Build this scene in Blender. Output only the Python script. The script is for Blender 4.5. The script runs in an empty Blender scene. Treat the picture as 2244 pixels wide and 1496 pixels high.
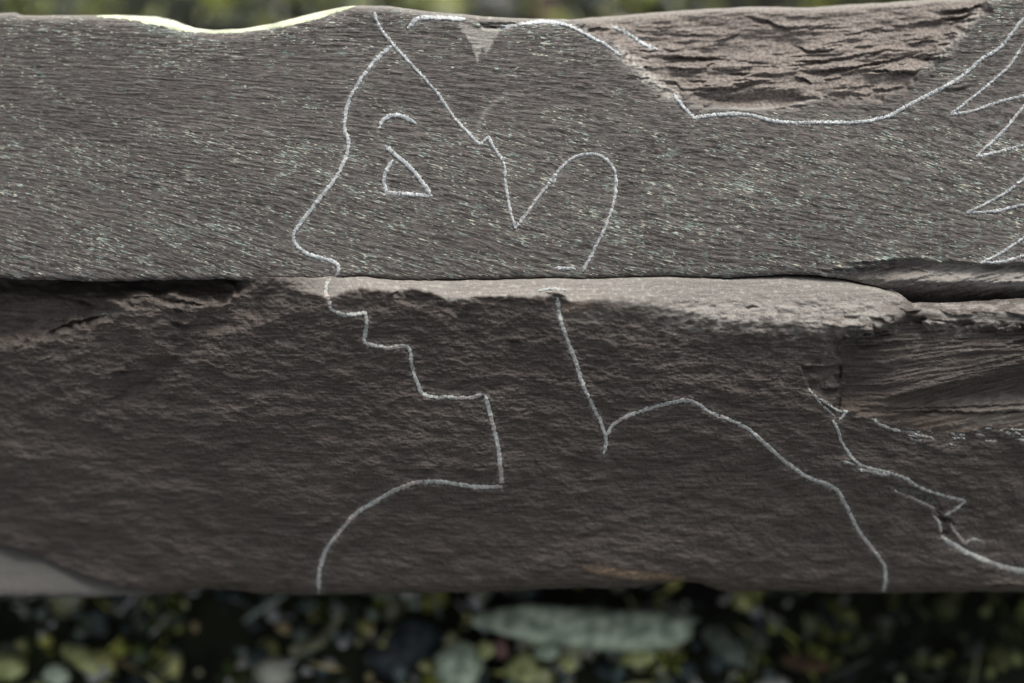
import bpy, math
import numpy as np
from mathutils import Vector

# ------------------------------------------------------------------ camera, sky, sun, exposure
sc = bpy.context.scene
C = sc.collection
PITCH = math.radians(62)            # looking down
D = 0.350                           # lens to slate
MM = 0.001
O = np.array([0.0, 0.0, 0.100])     # centre of the slate face above the gravel
R_ = np.array([1.0, 0.0, 0.0])
U_ = np.array([0.0, math.sin(PITCH), math.cos(PITCH)])
B_ = np.array([0.0, -math.cos(PITCH), math.sin(PITCH)])

cam_d = bpy.data.cameras.new('camera')
cam = bpy.data.objects.new('camera', cam_d); C.objects.link(cam)
cam.location = O + B_ * D
cam.rotation_euler = (math.pi / 2 - PITCH, 0, 0)
cam_d.sensor_width = 36
cam_d.lens = 36 * D / 0.2244
cam_d.clip_start = 0.01; cam_d.clip_end = 50
cam_d.dof.use_dof = True
cam_d.dof.focus_distance = D + 0.0015
cam_d.dof.aperture_fstop = 3.2
sc.camera = cam

SUN_EL, SUN_AZ = math.radians(48), math.radians(-20)      # azimuth from +Y towards -X
sd = bpy.data.lights.new('sun', 'SUN'); sun = bpy.data.objects.new('sun', sd); C.objects.link(sun)
sd.energy = 1.5; sd.angle = math.radians(24); sd.color = (1.0, 0.95, 0.87)
to_sun = Vector((-math.sin(SUN_AZ) * math.cos(SUN_EL), math.cos(SUN_AZ) * math.cos(SUN_EL), math.sin(SUN_EL)))
sun.rotation_euler = to_sun.to_track_quat('Z', 'Y').to_euler()
sun.location = (0, 1, 2)

W = bpy.data.worlds.new('World'); sc.world = W; W.use_nodes = True
nt = W.node_tree; bg = nt.nodes['Background']
sky = nt.nodes.new('ShaderNodeTexSky'); sky.sky_type = 'NISHITA'; sky.sun_disc = False
sky.sun_elevation = SUN_EL; sky.sun_rotation = -SUN_AZ
sky.air_density = 1.0; sky.dust_density = 6.0; sky.ozone_density = 0.6
hs = nt.nodes.new('ShaderNodeHueSaturation'); hs.inputs['Saturation'].default_value = .22      # overcast: greyer sky
nt.links.new(sky.outputs[0], hs.inputs['Color']); nt.links.new(hs.outputs[0], bg.inputs[0]); bg.inputs[1].default_value = 0.12
sc.view_settings.view_transform = 'Standard'; sc.view_settings.look = 'None'
sc.view_settings.exposure = 0.35; sc.view_settings.gamma = 1
sc.render.engine = 'CYCLES'

# ------------------------------------------------------------------ noise and curves
rng = np.random.default_rng(7)
_perm = rng.permutation(4096)
_ga = rng.uniform(0, 2 * np.pi, 4096); _gx = np.cos(_ga); _gy = np.sin(_ga)

def perlin(x, y, seed=0):
    xi = np.floor(x).astype(np.int64); yi = np.floor(y).astype(np.int64)
    fx = x - xi; fy = y - yi
    u = fx * fx * fx * (fx * (fx * 6 - 15) + 10); v = fy * fy * fy * (fy * (fy * 6 - 15) + 10)
    def g(a, b, dx, dy):
        k = _perm[(_perm[(a + seed * 131) & 4095] + b) & 4095]
        return _gx[k] * dx + _gy[k] * dy
    n0 = g(xi, yi, fx, fy); n1 = g(xi + 1, yi, fx - 1, fy)
    n2 = g(xi, yi + 1, fx, fy - 1); n3 = g(xi + 1, yi + 1, fx - 1, fy - 1)
    a = n0 + u * (n1 - n0); b = n2 + u * (n3 - n2)
    return (a + v * (b - a)) * 1.5

def fbm(x, y, oct=4, seed=0, gain=0.5, ridged=False):
    s = 0; a = 1.0; t = 0
    for i in range(oct):
        n = perlin(x, y, seed + i * 7)
        if ridged: n = 1 - 2 * np.abs(n)
        s = s + a * n; t += a; a *= gain; x = x * 2.03 + 11.3; y = y * 2.03 + 5.7
    return s / t

def sst(a, b, v):
    t = np.clip((v - a) / (b - a), 0, 1); return t * t * (3 - 2 * t)

def curve(pts, rough=0, scale=30, seed=1):
    px = np.array([p[0] for p in pts], float); py = np.array([p[1] for p in pts], float)
    def f(x):
        # smooth-ish interpolation: average of shifted linear interpolations
        v = (np.interp(x - 5, px, py) + np.interp(x, px, py) + np.interp(x + 5, px, py)) / 3
        if rough: v = v + rough * fbm(x / scale, np.zeros_like(x) + 0.37, 4, seed, 0.6)
        return v
    return f

def poly_mask(x, y, pts, soft, wob=0, wscale=25, seed=3):
    """soft inside mask of a polygon (1 inside)"""
    if wob:
        x = x + wob * fbm(x / wscale, y / wscale, 3, seed); y = y + wob * fbm(x / wscale, y / wscale, 3, seed + 40)
    m = np.zeros_like(x)
    P = np.array(pts, float); lo = P.min(0) - soft - 2; hi = P.max(0) + soft + 2
    idx = np.nonzero((x > lo[0]) & (x < hi[0]) & (y > lo[1]) & (y < hi[1]))[0]
    if len(idx) == 0: return m
    a = x[idx]; b = y[idx]
    ins = np.zeros(len(idx), bool); dist = np.full(len(idx), 1e9)
    n = len(P)
    for i in range(n):
        x0, y0 = P[i]; x1, y1 = P[(i + 1) % n]
        cr = ((y0 > b) != (y1 > b))
        with np.errstate(divide='ignore', invalid='ignore'):
            xx = (x1 - x0) * (b - y0) / (y1 - y0 + 1e-12) + x0
        ins ^= cr & (a < xx)
        dx, dy = x1 - x0, y1 - y0; L = dx * dx + dy * dy + 1e-9
        t = np.clip(((a - x0) * dx + (b - y0) * dy) / L, 0, 1)
        dist = np.minimum(dist, np.hypot(a - x0 - t * dx, b - y0 - t * dy))
    sdv = np.where(ins, dist, -dist)
    m[idx] = sst(-soft, soft, sdv)
    return m

def line_dist(x, y, pts, reach):
    d = np.full(x.shape, 1e9)
    for (x0, y0), (x1, y1) in zip(pts[:-1], pts[1:]):
        idx = np.nonzero((x > min(x0, x1) - reach) & (x < max(x0, x1) + reach) & (y > min(y0, y1) - reach) & (y < max(y0, y1) + reach))[0]
        if len(idx) == 0: continue
        dx, dy = x1 - x0, y1 - y0; L = dx * dx + dy * dy + 1e-9
        a = x[idx]; b = y[idx]
        t = np.clip(((a - x0) * dx + (b - y0) * dy) / L, 0, 1)
        d[idx] = np.minimum(d[idx], np.hypot(a - x0 - t * dx, b - y0 - t * dy))
    return d

def add_lips(h, x, y, lips):
    """each lip: a split edge; rock swells towards it from above and is undercut just below"""
    for pts, amp, up, dn in lips:
        px = [p[0] for p in pts]; py = [p[1] for p in pts]
        idx = np.nonzero((x > px[0] - 2) & (x < px[-1] + 2) & (y > min(py) - 4 * up) & (y < max(py) + 4 * dn))[0]
        if len(idx) == 0: continue
        a = x[idx]; L = px[-1] - px[0]
        e = sst(0, .3 * L + 4, a - px[0]) * sst(0, .3 * L + 4, px[-1] - a)
        yc = np.interp(a, px, py) + 2.5 * perlin(a / 17., a * 0 + px[0] * .13, 5) + 1.2 * perlin(a / 6., a * 0 + px[0] * .13, 9)
        d = y[idx] - yc
        h[idx] += e * np.where(d < 0, amp * .55 * np.exp(d / up), -amp * np.exp(-np.abs(d) / dn) * sst(0, 1.6, d) + amp * .55 * (1 - sst(0, 1.6, d)))
    return h

# ------------------------------------------------------------------ outlines of the slate (0.1 mm units, measured along the face)
TOP = curve([(-320, 34), (0, 28), (36, 27), (46, 33), (200, 33), (260, 32), (340, 35), (380, 43), (425, 60), (470, 66), (530, 62), (600, 50), (680, 30),
             (740, 16), (770, 12), (850, 12), (950, 26), (1100, 38), (1250, 42), (1300, 38), (1400, 30), (1500, 22), (1650, 14), (1780, 16), (1850, 10),
             (1950, 5), (2060, -5), (2150, -10), (2244, -14), (2560, -20)], 1.6, 40, 2)
CRK_PTS = [(-320, 605), (0, 610), (60, 614), (120, 612), (200, 617), (300, 615), (400, 612), (500, 612), (560, 618), (600, 613), (700, 614), (740, 608), (790, 603),
             (850, 611), (920, 614), (1000, 612), (1100, 610), (1200, 607), (1280, 609), (1350, 607), (1450, 604), (1550, 606), (1600, 609), (1650, 605), (1720, 601),
             (1790, 602), (1850, 611), (1890, 620), (1950, 636), (1975, 652), (1995, 669), (2100, 668), (2244, 659), (2560, 650)]
CRK = curve(CRK_PTS, 2.6, 26, 4); CRK_S = curve(CRK_PTS)
EDG_PTS = [(500, 625), (560, 628), (640, 634), (720, 652), (760, 636), (800, 632), (870, 642), (900, 632), (950, 640), (985, 660), (1050, 648), (1190, 650), (1230, 642),
             (1250, 662), (1300, 655), (1400, 662), (1500, 684), (1600, 698), (1700, 708), (1800, 716), (1900, 716), (1960, 700), (2000, 690), (2560, 690)]
EDG = curve(EDG_PTS, 9, 24, 6); EDG_S = curve(EDG_PTS)
BOT = curve([(-320, 1310), (0, 1308), (200, 1308), (300, 1305), (370, 1301), (450, 1292), (500, 1290), (560, 1300), (750, 1303), (1000, 1298), (1100, 1295), (1250, 1288),
             (1330, 1290), (1400, 1287), (1450, 1278), (1500, 1273), (1540, 1280), (1570, 1292), (1620, 1297), (1700, 1294), (1850, 1299), (2244, 1296), (2560, 1298)], 4, 30, 8)

CHIP = [(1270, 46), (1330, 84), (1400, 142), (1440, 182), (1480, 207), (1530, 230), (1640, 237), (1740, 234), (1790, 217), (1850, 214), (1930, 217), (1990, 190),
        (2030, 145), (2080, 100), (2120, 60), (2160, 20), (2175, -60), (1270, -60)]
LIPS_CHIP = [
    ([(1440, 121), (1500, 124), (1592, 128)], 2.2, 16, 5), ([(1455, 145), (1510, 149)], 1.4, 9, 4), ([(1590, 159), (1655, 159)], 1.4, 12, 4),
    ([(1505, 177), (1560, 174)], 1.1, 10, 4), ([(1600, 184), (1665, 176)], 1.4, 14, 4), ([(1405, 145), (1430, 147)], 1.2, 7, 4), ([(1282, 60), (1345, 63)], 1.0, 8, 4),
    ([(1625, 32), (1681, 43), (1708, 57), (1765, 60)], 1.5, 16, 5), ([(1730, 92), (1768, 110), (1815, 109), (1848, 99)], 1.5, 20, 5),
    ([(1720, 133), (1795, 132), (1862, 122), (1935, 110)], 1.5, 16, 4), ([(1730, 155), (1795, 154), (1878, 144), (1962, 128), (2032, 108)], 1.9, 16, 5),
    ([(1890, 150), (1995, 157), (2026, 150)], 1.9, 14, 4), ([(1735, 163), (1760, 172), (1785, 182)], 1.6, 12, 5), ([(1520, 193), (1611, 192), (1660, 180)], 1.2, 16, 6),
    ([(2050, 27), (2129, 17), (2166, 4)], 2.2, 14, 5), ([(2058, 42), (2110, 35), (2140, 24)], 1.8, 9, 4), ([(2010, 129), (2050, 125), (2085, 126)], 1.9, 12, 4),
    ([(1980, 50), (2052, 47), (2080, 44)], 1.1, 9, 4), ([(1905, 195), (1945, 194)], .9, 9, 4), ([(1980, 95), (2050, 88), (2064, 90)], 1.2, 9, 4), ([(1985, 60), (2010, 58)], 1.2, 6, 3),
    ([(1560, 92), (1600, 80), (1630, 66)], .8, 20, 8)]
for i in range(85):
    x0 = rng.uniform(1360, 2060); y0 = rng.uniform(62, 205); L = rng.uniform(18, 120)
    if 1540 < x0 < 1700 and 50 < y0 < 118: continue
    s = -0.12 + rng.normal(0, .05) if x0 > 1700 else rng.normal(0, .07)
    LIPS_CHIP.append(([(x0, y0), (x0 + L / 2, y0 + s * L / 2 + rng.normal(0, 2)), (x0 + L, y0 + s * L)], rng.uniform(.2, .8), rng.uniform(6, 15), rng.uniform(2.5, 4)))
LIPS_UP = LIPS_CHIP + [
    ([(1840, 576), (1900, 573), (1975, 569)], 1.0, 8, 4), ([(1800, 592), (1880, 585), (1960, 583)], 1.2, 6, 4), ([(1870, 594), (1980, 582), (2060, 600)], .9, 5, 4),
    ([(2110, 573), (2180, 580), (2300, 578)], 1.4, 8, 4), ([(2150, 622), (2230, 616), (2330, 618)], 1.6, 9, 5), ([(1960, 612), (2060, 622), (2160, 612)], .7, 8, 5),
    ([(1900, 640), (2040, 640), (2150, 628)], .5, 8, 4), ([(560, 605), (660, 608), (760, 612)], .35, 6, 2.5), ([(1060, 56), (1120, 58)], 1.2, 5, 3)]
for i in range(45):
    x0 = rng.uniform(1840, 2400); y0 = rng.uniform(592, 655); L = rng.uniform(30, 130)
    LIPS_UP.append(([(x0, y0), (x0 + L, y0 - .18 * L)], rng.uniform(.15, .5), rng.uniform(4, 7), rng.uniform(2.5, 4)))
LIPS_LOW = [
    ([(120, 645), (170, 655), (228, 676)], 1.7, 16, 10), ([(90, 742), (112, 725), (160, 703), (232, 690), (252, 700)], 1.5, 18, 18), ([(270, 650), (340, 648), (380, 656)], .9, 8, 8),
    ([(360, 655), (410, 660), (452, 668)], 1.4, 10, 7), ([(378, 676), (405, 680)], 2.0, 8, 6), ([(370, 702), (400, 709), (425, 716)], 1.8, 7, 6), ([(450, 690), (500, 706)], 1.0, 7, 5),
    ([(240, 816), (285, 812)], 1.5, 9, 7), ([(430, 628), (480, 634), (530, 640)], 1.4, 6, 5), ([(395, 620), (440, 623)], 1.2, 5, 5),
    ([(845, 650), (862, 642), (880, 633)], 1.4, 6, 5), ([(880, 640), (905, 648), (925, 655)], .7, 6, 4), ([(950, 655), (975, 668), (1010, 668)], .6, 6, 4),
    ([(1190, 640), (1225, 645), (1250, 652)], .8, 6, 4), ([(1330, 700), (1380, 708)], .5, 6, 4), ([(1110, 742), (1150, 748)], .9, 8, 6),
    ([(1628, 672), (1650, 668), (1670, 673)], 1.0, 7, 4), ([(1790, 707), (1850, 716), (1910, 712)], 1.2, 8, 4), ([(1900, 692), (1930, 697), (1952, 708)], 1.4, 10, 5),
    ([(1840, 742), (1900, 738), (1955, 730), (1972, 736)], 1.6, 10, 6), ([(1850, 757), (1910, 754), (1975, 744)], 1.6, 8, 5), ([(1880, 725), (1965, 722)], 1.4, 6, 4),
    ([(1978, 684), (2000, 680), (2022, 678)], 1.6, 8, 5), ([(2050, 675), (2080, 690), (2150, 690)], 1.0, 6, 4), ([(2030, 697), (2085, 704), (2140, 700)], .9, 7, 4),
    ([(2190, 680), (2240, 690), (2320, 690)], 1.3, 7, 6), ([(2195, 755), (2244, 742), (2320, 730)], 1.3, 9, 9),
    ([(1755, 802), (1785, 803)], 1.8, 9, 6), ([(1795, 852), (1835, 850), (1845, 853)], 1.8, 10, 5), ([(1822, 815), (1832, 813)], 1.6, 6, 4),
    ([(1860, 888), (1960, 893), (2100, 890), (2330, 880)], .9, 9, 4), ([(1900, 905), (2040, 898), (2150, 903), (2350, 893)], 1.6, 10, 4), ([(1920, 918), (1990, 905), (2060, 910)], .8, 6, 4),
    ([(1960, 1077), (2000, 1080)], 1.2, 8, 5), ([(2048, 1128), (2085, 1138)], 1.6, 6, 7), ([(2062, 1160), (2076, 1163)], 1.6, 6, 6),
    ([(2130, 1290), (2200, 1280), (2330, 1284)], 1.8, 8, 8), ([(1690, 1268), (1820, 1275)], .7, 9, 6)]
for i in range(60):       # cleavage traces in the scooped hollow, rising to the right
    x0 = rng.uniform(1845, 2380); y0 = rng.uniform(720, 905); L = rng.uniform(50, 200)
    s = -0.22 if x0 > 1950 else -0.03
    if y0 > 860: s = -.03
    LIPS_LOW.append(([(x0, y0), (x0 + L / 2, y0 + s * L * .4), (x0 + L, y0 + s * L)], rng.uniform(.12, .42), rng.uniform(4, 8), rng.uniform(3, 5)))
for i in range(110):      # broken nicks over the rough face
    x0 = rng.uniform(-200, 2400); y0 = 660 + 600 * rng.beta(1.1, 2.2); L = rng.uniform(12, 60)
    LIPS_LOW.append(([(x0, y0), (x0 + L, y0 + rng.normal(0, .15) * L)], rng.uniform(.15, .55), rng.uniform(4, 9), rng.uniform(3, 5)))

# ------------------------------------------------------------------ scratched lines: (points, width, which layer)
SCR = [
    ('upper', 8, [(862, 98), (835, 120), (800, 160), (775, 200), (760, 235), (755, 280), (764, 310), (757, 345), (735, 390), (700, 435), (665, 480), (647, 505), (642, 520), (652, 540), (680, 558), (715, 568), (738, 578), (741, 590), (734, 612)]),
    ('upper', 6, [(820, 26), (830, 55), (862, 97), (905, 145), (960, 205), (990, 250), (1025, 290), (1052, 316), (1070, 300), (1090, 335), (1103, 355), (1108, 400), (1118, 460), (1130, 500), (1170, 445), (1215, 385), (1235, 362), (1265, 342), (1300, 337), (1325, 347), (1345, 370), (1350, 400), (1343, 450), (1325, 500), (1300, 550), (1278, 595)]),
    ('upper', 4, [(1212, 402), (1222, 376)]),
    ('upper', 10, [(893, 62), (915, 41), (960, 38), (1020, 42)]),
    ('upper', 7, [(1090, 62), (1150, 52), (1200, 48), (1245, 55), (1290, 78), (1330, 100), (1362, 122)]),
    ('upper', 7, [(1340, 58), (1370, 70), (1410, 95), (1440, 108)]),
    ('upper', 9, [(1165, 49), (1200, 47), (1245, 56)]),
    ('upper', 7, [(1475, 205), (1495, 230), (1520, 258), (1560, 252), (1630, 250), (1670, 258), (1705, 266), (1750, 268), (1820, 268), (1900, 265), (1950, 252), (2000, 225), (2060, 195), (2110, 165), (2150, 130), (2190, 105), (2215, 75), (2240, 45), (2300, -5)]),
    ('upper', 5, [(2300, 40), (2244, 95), (2215, 140), (2160, 190), (2085, 249), (2130, 243), (2180, 225), (2244, 210), (2300, 200)]),
    ('upper', 5, [(2300, 165), (2244, 232), (2200, 285), (2140, 342), (2190, 332), (2244, 318), (2300, 305)]),
    ('upper', 5, [(2300, 345), (2244, 392), (2190, 430), (2118, 466), (2180, 462), (2244, 448), (2300, 440)]),
    ('upper', 5, [(2300, 475), (2244, 520), (2200, 550), (2148, 577), (2200, 572), (2244, 560), (2300, 550)]),
    ('upper', 9, [(831, 280), (838, 264), (865, 252), (890, 258), (912, 270)]),
    ('upper', 9, [(843, 318), (870, 342), (900, 368), (928, 403), (946, 430)]),
    ('upper', 8, [(948, 430), (900, 425), (846, 422), (842, 395), (850, 368), (862, 350)]),
    ('upper', 6, [(1215, 587), (1262, 588)]),
    ('lower', 8, [(724, 609), (716, 622), (714, 640), (720, 655), (724, 675), (740, 685), (755, 690), (800, 685), (804, 710), (798, 745), (805, 752), (850, 762), (890, 758), (897, 765), (902, 800), (915, 840), (930, 865), (980, 870), (1020, 872), (1062, 864)]),
    ('lower', 10, [(1062, 864), (1070, 890), (1083, 940), (1093, 990), (1098, 1040), (1100, 1070)]),
    ('lower', 9, [(1100, 1067), (1040, 1066), (980, 1057), (920, 1056), (870, 1072), (820, 1100), (780, 1125), (745, 1165), (715, 1205), (700, 1250), (698, 1299)]),
    ('lower', 6, [(1180, 637), (1210, 632), (1240, 634)]),
    ('lower', 9, [(1222, 652), (1225, 685), (1240, 735), (1262, 795), (1280, 850), (1300, 890), (1320, 935), (1328, 965), (1323, 994)]),
    ('lower', 8, [(1328, 958), (1345, 930), (1380, 910), (1440, 890), (1510, 878), (1560, 905), (1600, 920), (1640, 940), (1680, 975), (1720, 1010), (1770, 1045), (1830, 1070), (1855, 1110), (1880, 1160), (1910, 1200), (1935, 1235), (1940, 1265), (1937, 1296)]),
    ('lower', 6, [(1825, 920), (1838, 945), (1843, 965), (1855, 985), (1870, 1005), (1890, 1020), (1950, 1036), (1985, 1048), (2010, 1065), (2065, 1085), (2115, 1097), (2095, 1115), (2070, 1130)]),
    ('lower', 6, [(1845, 1010), (1872, 1017)]), ('lower', 7, [(1880, 1028), (1910, 1033), (1950, 1040)]),
    ('lower', 4, [(1780, 862), (1805, 880), (1840, 900), (1856, 900), (1838, 922)]),
    ('lower', 7, [(2046, 1130), (2058, 1145), (2062, 1166)]), ('lower', 6, [(2083, 1145), (2095, 1168), (2115, 1190), (2130, 1182), (2152, 1186)]),
    ('lower', 12, [(2062, 1176), (2100, 1200), (2140, 1220), (2190, 1240), (2244, 1252), (2340, 1264)]),
    ('lower', 6, [(1910, 915), (1930, 930), (1975, 946)]), ('lower', 5, [(1990, 945), (2012, 953), (2038, 957)]),
]
SCR += [('lower', 3, [(1770, 850), (1800, 885), (1830, 912)]), ('lower', 3.5, [(1958, 1073), (2000, 1090), (2046, 1112)]), ('lower', 3, [(1218, 682), (1224, 695)])]
for i in range(34):
    x0 = rng.uniform(1975, 2330); y0 = 948 + rng.normal(0, 8) + (x0 - 2000) * .02; L = rng.uniform(6, 26)
    SCR.append(('lower', rng.uniform(3, 5), [(x0, y0), (x0 + L, y0 + rng.uniform(0, 7))]))

# ------------------------------------------------------------------ relief of the two layers (mm towards the viewer)
def upper_relief(x, y):
    a = 0.02 + 0.25 * sst(0, 480, y)
    gy = y - a * (x - 1150) * np.where(x < 1150, 1.0, .62) + 10 * fbm(x / 420, y / 200, 2, 60)
    h = -4.5 * sst(560, -60, y) - 6.5 * sst(750, -250, x) - 1.5 * sst(1900, 2500, x)
    h += 0.8 * fbm(x / 500, y / 220, 2, 20)
    fine = fbm(x / 62, gy / 7, 3, 21, .6)
    h += 0.13 * fine + .08 * fbm(x / 95, gy / 17, 3, 23)
    st = fbm(x / 55, gy / 9, 2, 27)
    h += .09 * sst(.18, .26, st) - .08 * sst(.35, .42, -st)
    # rounding over at the long top edge
    t = y - TOP(x)
    rim = sst(200, 235, x) * sst(785, 755, x)
    rw = 9 + 9 * rim
    h -= 3.2 * np.exp(-np.clip(t, 0, 300) / rw * 1.6) * (1 + .5 * rim) + .0 * t
    # conchoidal chip
    m = poly_mask(x, y, CHIP, 12, 30, 40, 31)
    soft = poly_mask(x, y, CHIP, 80)
    dep = 1.0 + 5.5 * soft * sst(240, -10, y)
    bowl = poly_mask(x, y, [(1540, 118), (1580, 85), (1625, 62), (1680, 62), (1740, 85), (1760, 105), (1720, 125), (1640, 132), (1580, 126)], 22)
    big = fbm(x / 120, y / 34, 3, 33)
    calm_ = 1 - .75 * sst(75, 45, y) * sst(1950, 1800, x)
    hc = -dep + 1.5 * big + .42 * fbm(x / 100, (y + .1 * x) / 9, 3, 35, .55) * (1 - .6 * bowl) - 1.6 * bowl * sst(60, 130, y)
    q = (y + .11 * (x - 1500) * (x > 1500)) / 24 + 2.0 * fbm(x / 190, y / 60, 4, 37)
    fr = q - np.floor(q)
    hc += (1.25 * fr * (1 - sst(.84, 1, fr) * 1.0)) * (.05 + .95 * sst(-.05, .30, fbm(x / 90, y / 28, 2, 39))) * calm_ * (1 - .85 * bowl) * sst(1380, 1480, x) * sst(60, 110, y + .3 * (x - 1800) * (x > 1800))
    pit = poly_mask(x, y, [(1522, 205), (1560, 210), (1640, 212), (1740, 205), (1760, 214), (1735, 228), (1640, 231), (1560, 226)], 6, 3)
    hc -= 1.1 * pit
    h = h + m * hc + .13 * m * fbm(x / 12, y / 5, 2, 49)
    # small flake scar at the top edge
    sc1 = poly_mask(x, y, [(1050, 50), (1130, 50), (1125, 62), (1060, 63)], 3, 3)
    h -= .9 * sc1
    # broken lower right edge of the layer
    brk = CRK(x) - y
    er = sst(1800, 1990, x)
    line = np.interp(x, [1700, 1790, 1850, 1990, 2100, 2600], [603, 594, 588, 567, 578, 584])
    b = er * sst(-4, 6, y - line - 9 * fbm(x / 45, x * 0, 3, 44))
    h += b * (-2.6 + 2.4 * sst(572, 616, y) * er - 8.0 * sst(616, 672, y) * sst(1850, 2000, x) + 1.1 * fbm(x / 70, (y + .25 * x) / 26, 3, 42, .6) + .65 * fbm(x / 50, (y + .3 * x) / 9, 3, 41, .7))
    gy = np.where(b > .4, y + .3 * x, gy)
    m_nf = b
    # underside rounding along the crack
    h -= .8 * np.exp(-np.clip(brk, 0, 99) / 3.0)
    h = add_lips(h, x, y, LIPS_UP)
    rough = m * .8 + b; halo = np.zeros_like(x)
    for lay, w, pts in SCR:
        if lay == 'upper':
            d = line_dist(x, y, pts, 22); h -= .12 * np.exp(-(d / (w * .55)) ** 2); halo = np.maximum(halo, np.exp(-(d / (w * .95 + 2)) ** 2))
    sc_v = poly_mask(x, y, [(1000, 50), (1045, 62), (1098, 62), (1085, 85), (1066, 120), (1058, 100), (1046, 138), (1036, 100), (1020, 75)], 1.6, 7, 9, 43)
    sc_s = np.exp(-(line_dist(x, y, [(1110, 205), (1085, 222), (1062, 245), (1048, 275)], 20) / 5) ** 2)
    dusty = np.exp(-(line_dist(x, y, [(1350, 112), (1390, 138), (1420, 170), (1445, 190), (1478, 208)], 60) / 15) ** 2) * sst(-.4, .15, fbm(x / 9, y / 6, 2, 45))
    dusty = np.maximum(dusty, .8 * np.exp(-(line_dist(x, y, [(2165, 2), (2120, 55), (2075, 110), (2040, 140)], 60) / 12) ** 2) * sst(-.2, .2, fbm(x / 8, y / 6, 2, 46)))
    edge = np.exp(-(np.clip(t, 0, 300) / 9) ** 2) * .55
    strip_lit = b * sst(628, 608, y) * sst(1930, 2060, x) * .55 + .5 * b * np.exp(-((y - 622) / 7) ** 2) * sst(2120, 2200, x)  # dust mask also paints light onto the upturned part of the broken strip
    rimc = np.exp(-(line_dist(x, y, [(1515, 232), (1560, 236), (1640, 239), (1730, 237), (1765, 222), (1800, 214)], 30) / 4) ** 2) * .6
    halo = .75 * halo * sst(-.15, .35, fbm(x / 8, y / 5, 2, 51))
    dust = np.clip(np.maximum.reduce([halo, 1.0 * sc_v * (.7 + .3 * sst(-.2, .2, fbm(x / 12, y / 5, 2, 52))), .35 * sc_s, dusty, edge, strip_lit, rimc]), 0, 1)
    green = 1.0 * sst(.22, .42, fbm(x / 22, y / 34, 3, 47)) * (1 - m) * (1 - b) * (.35 + .65 * sst(1000, 1300, x)) * sst(330, 480, y)
    green = np.maximum(green, .9 * sst(.45, .6, fbm(x / 60, y / 25, 2, 50)) * (1 - m)) + poly_mask(x, y, [(270, 45), (345, 55), (440, 72), (400, 85), (320, 70)], 8, 6) * .8
    green = np.maximum(green, .6 * np.exp(-(((x - 405) / 60) ** 2 + ((y - 505) / 14) ** 2)))
    smooth_ = np.zeros_like(x)
    return h, gy, dust, np.maximum(m, .33 * b), np.clip(green, 0, 1), smooth_, np.clip(rough, 0, 1)

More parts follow.
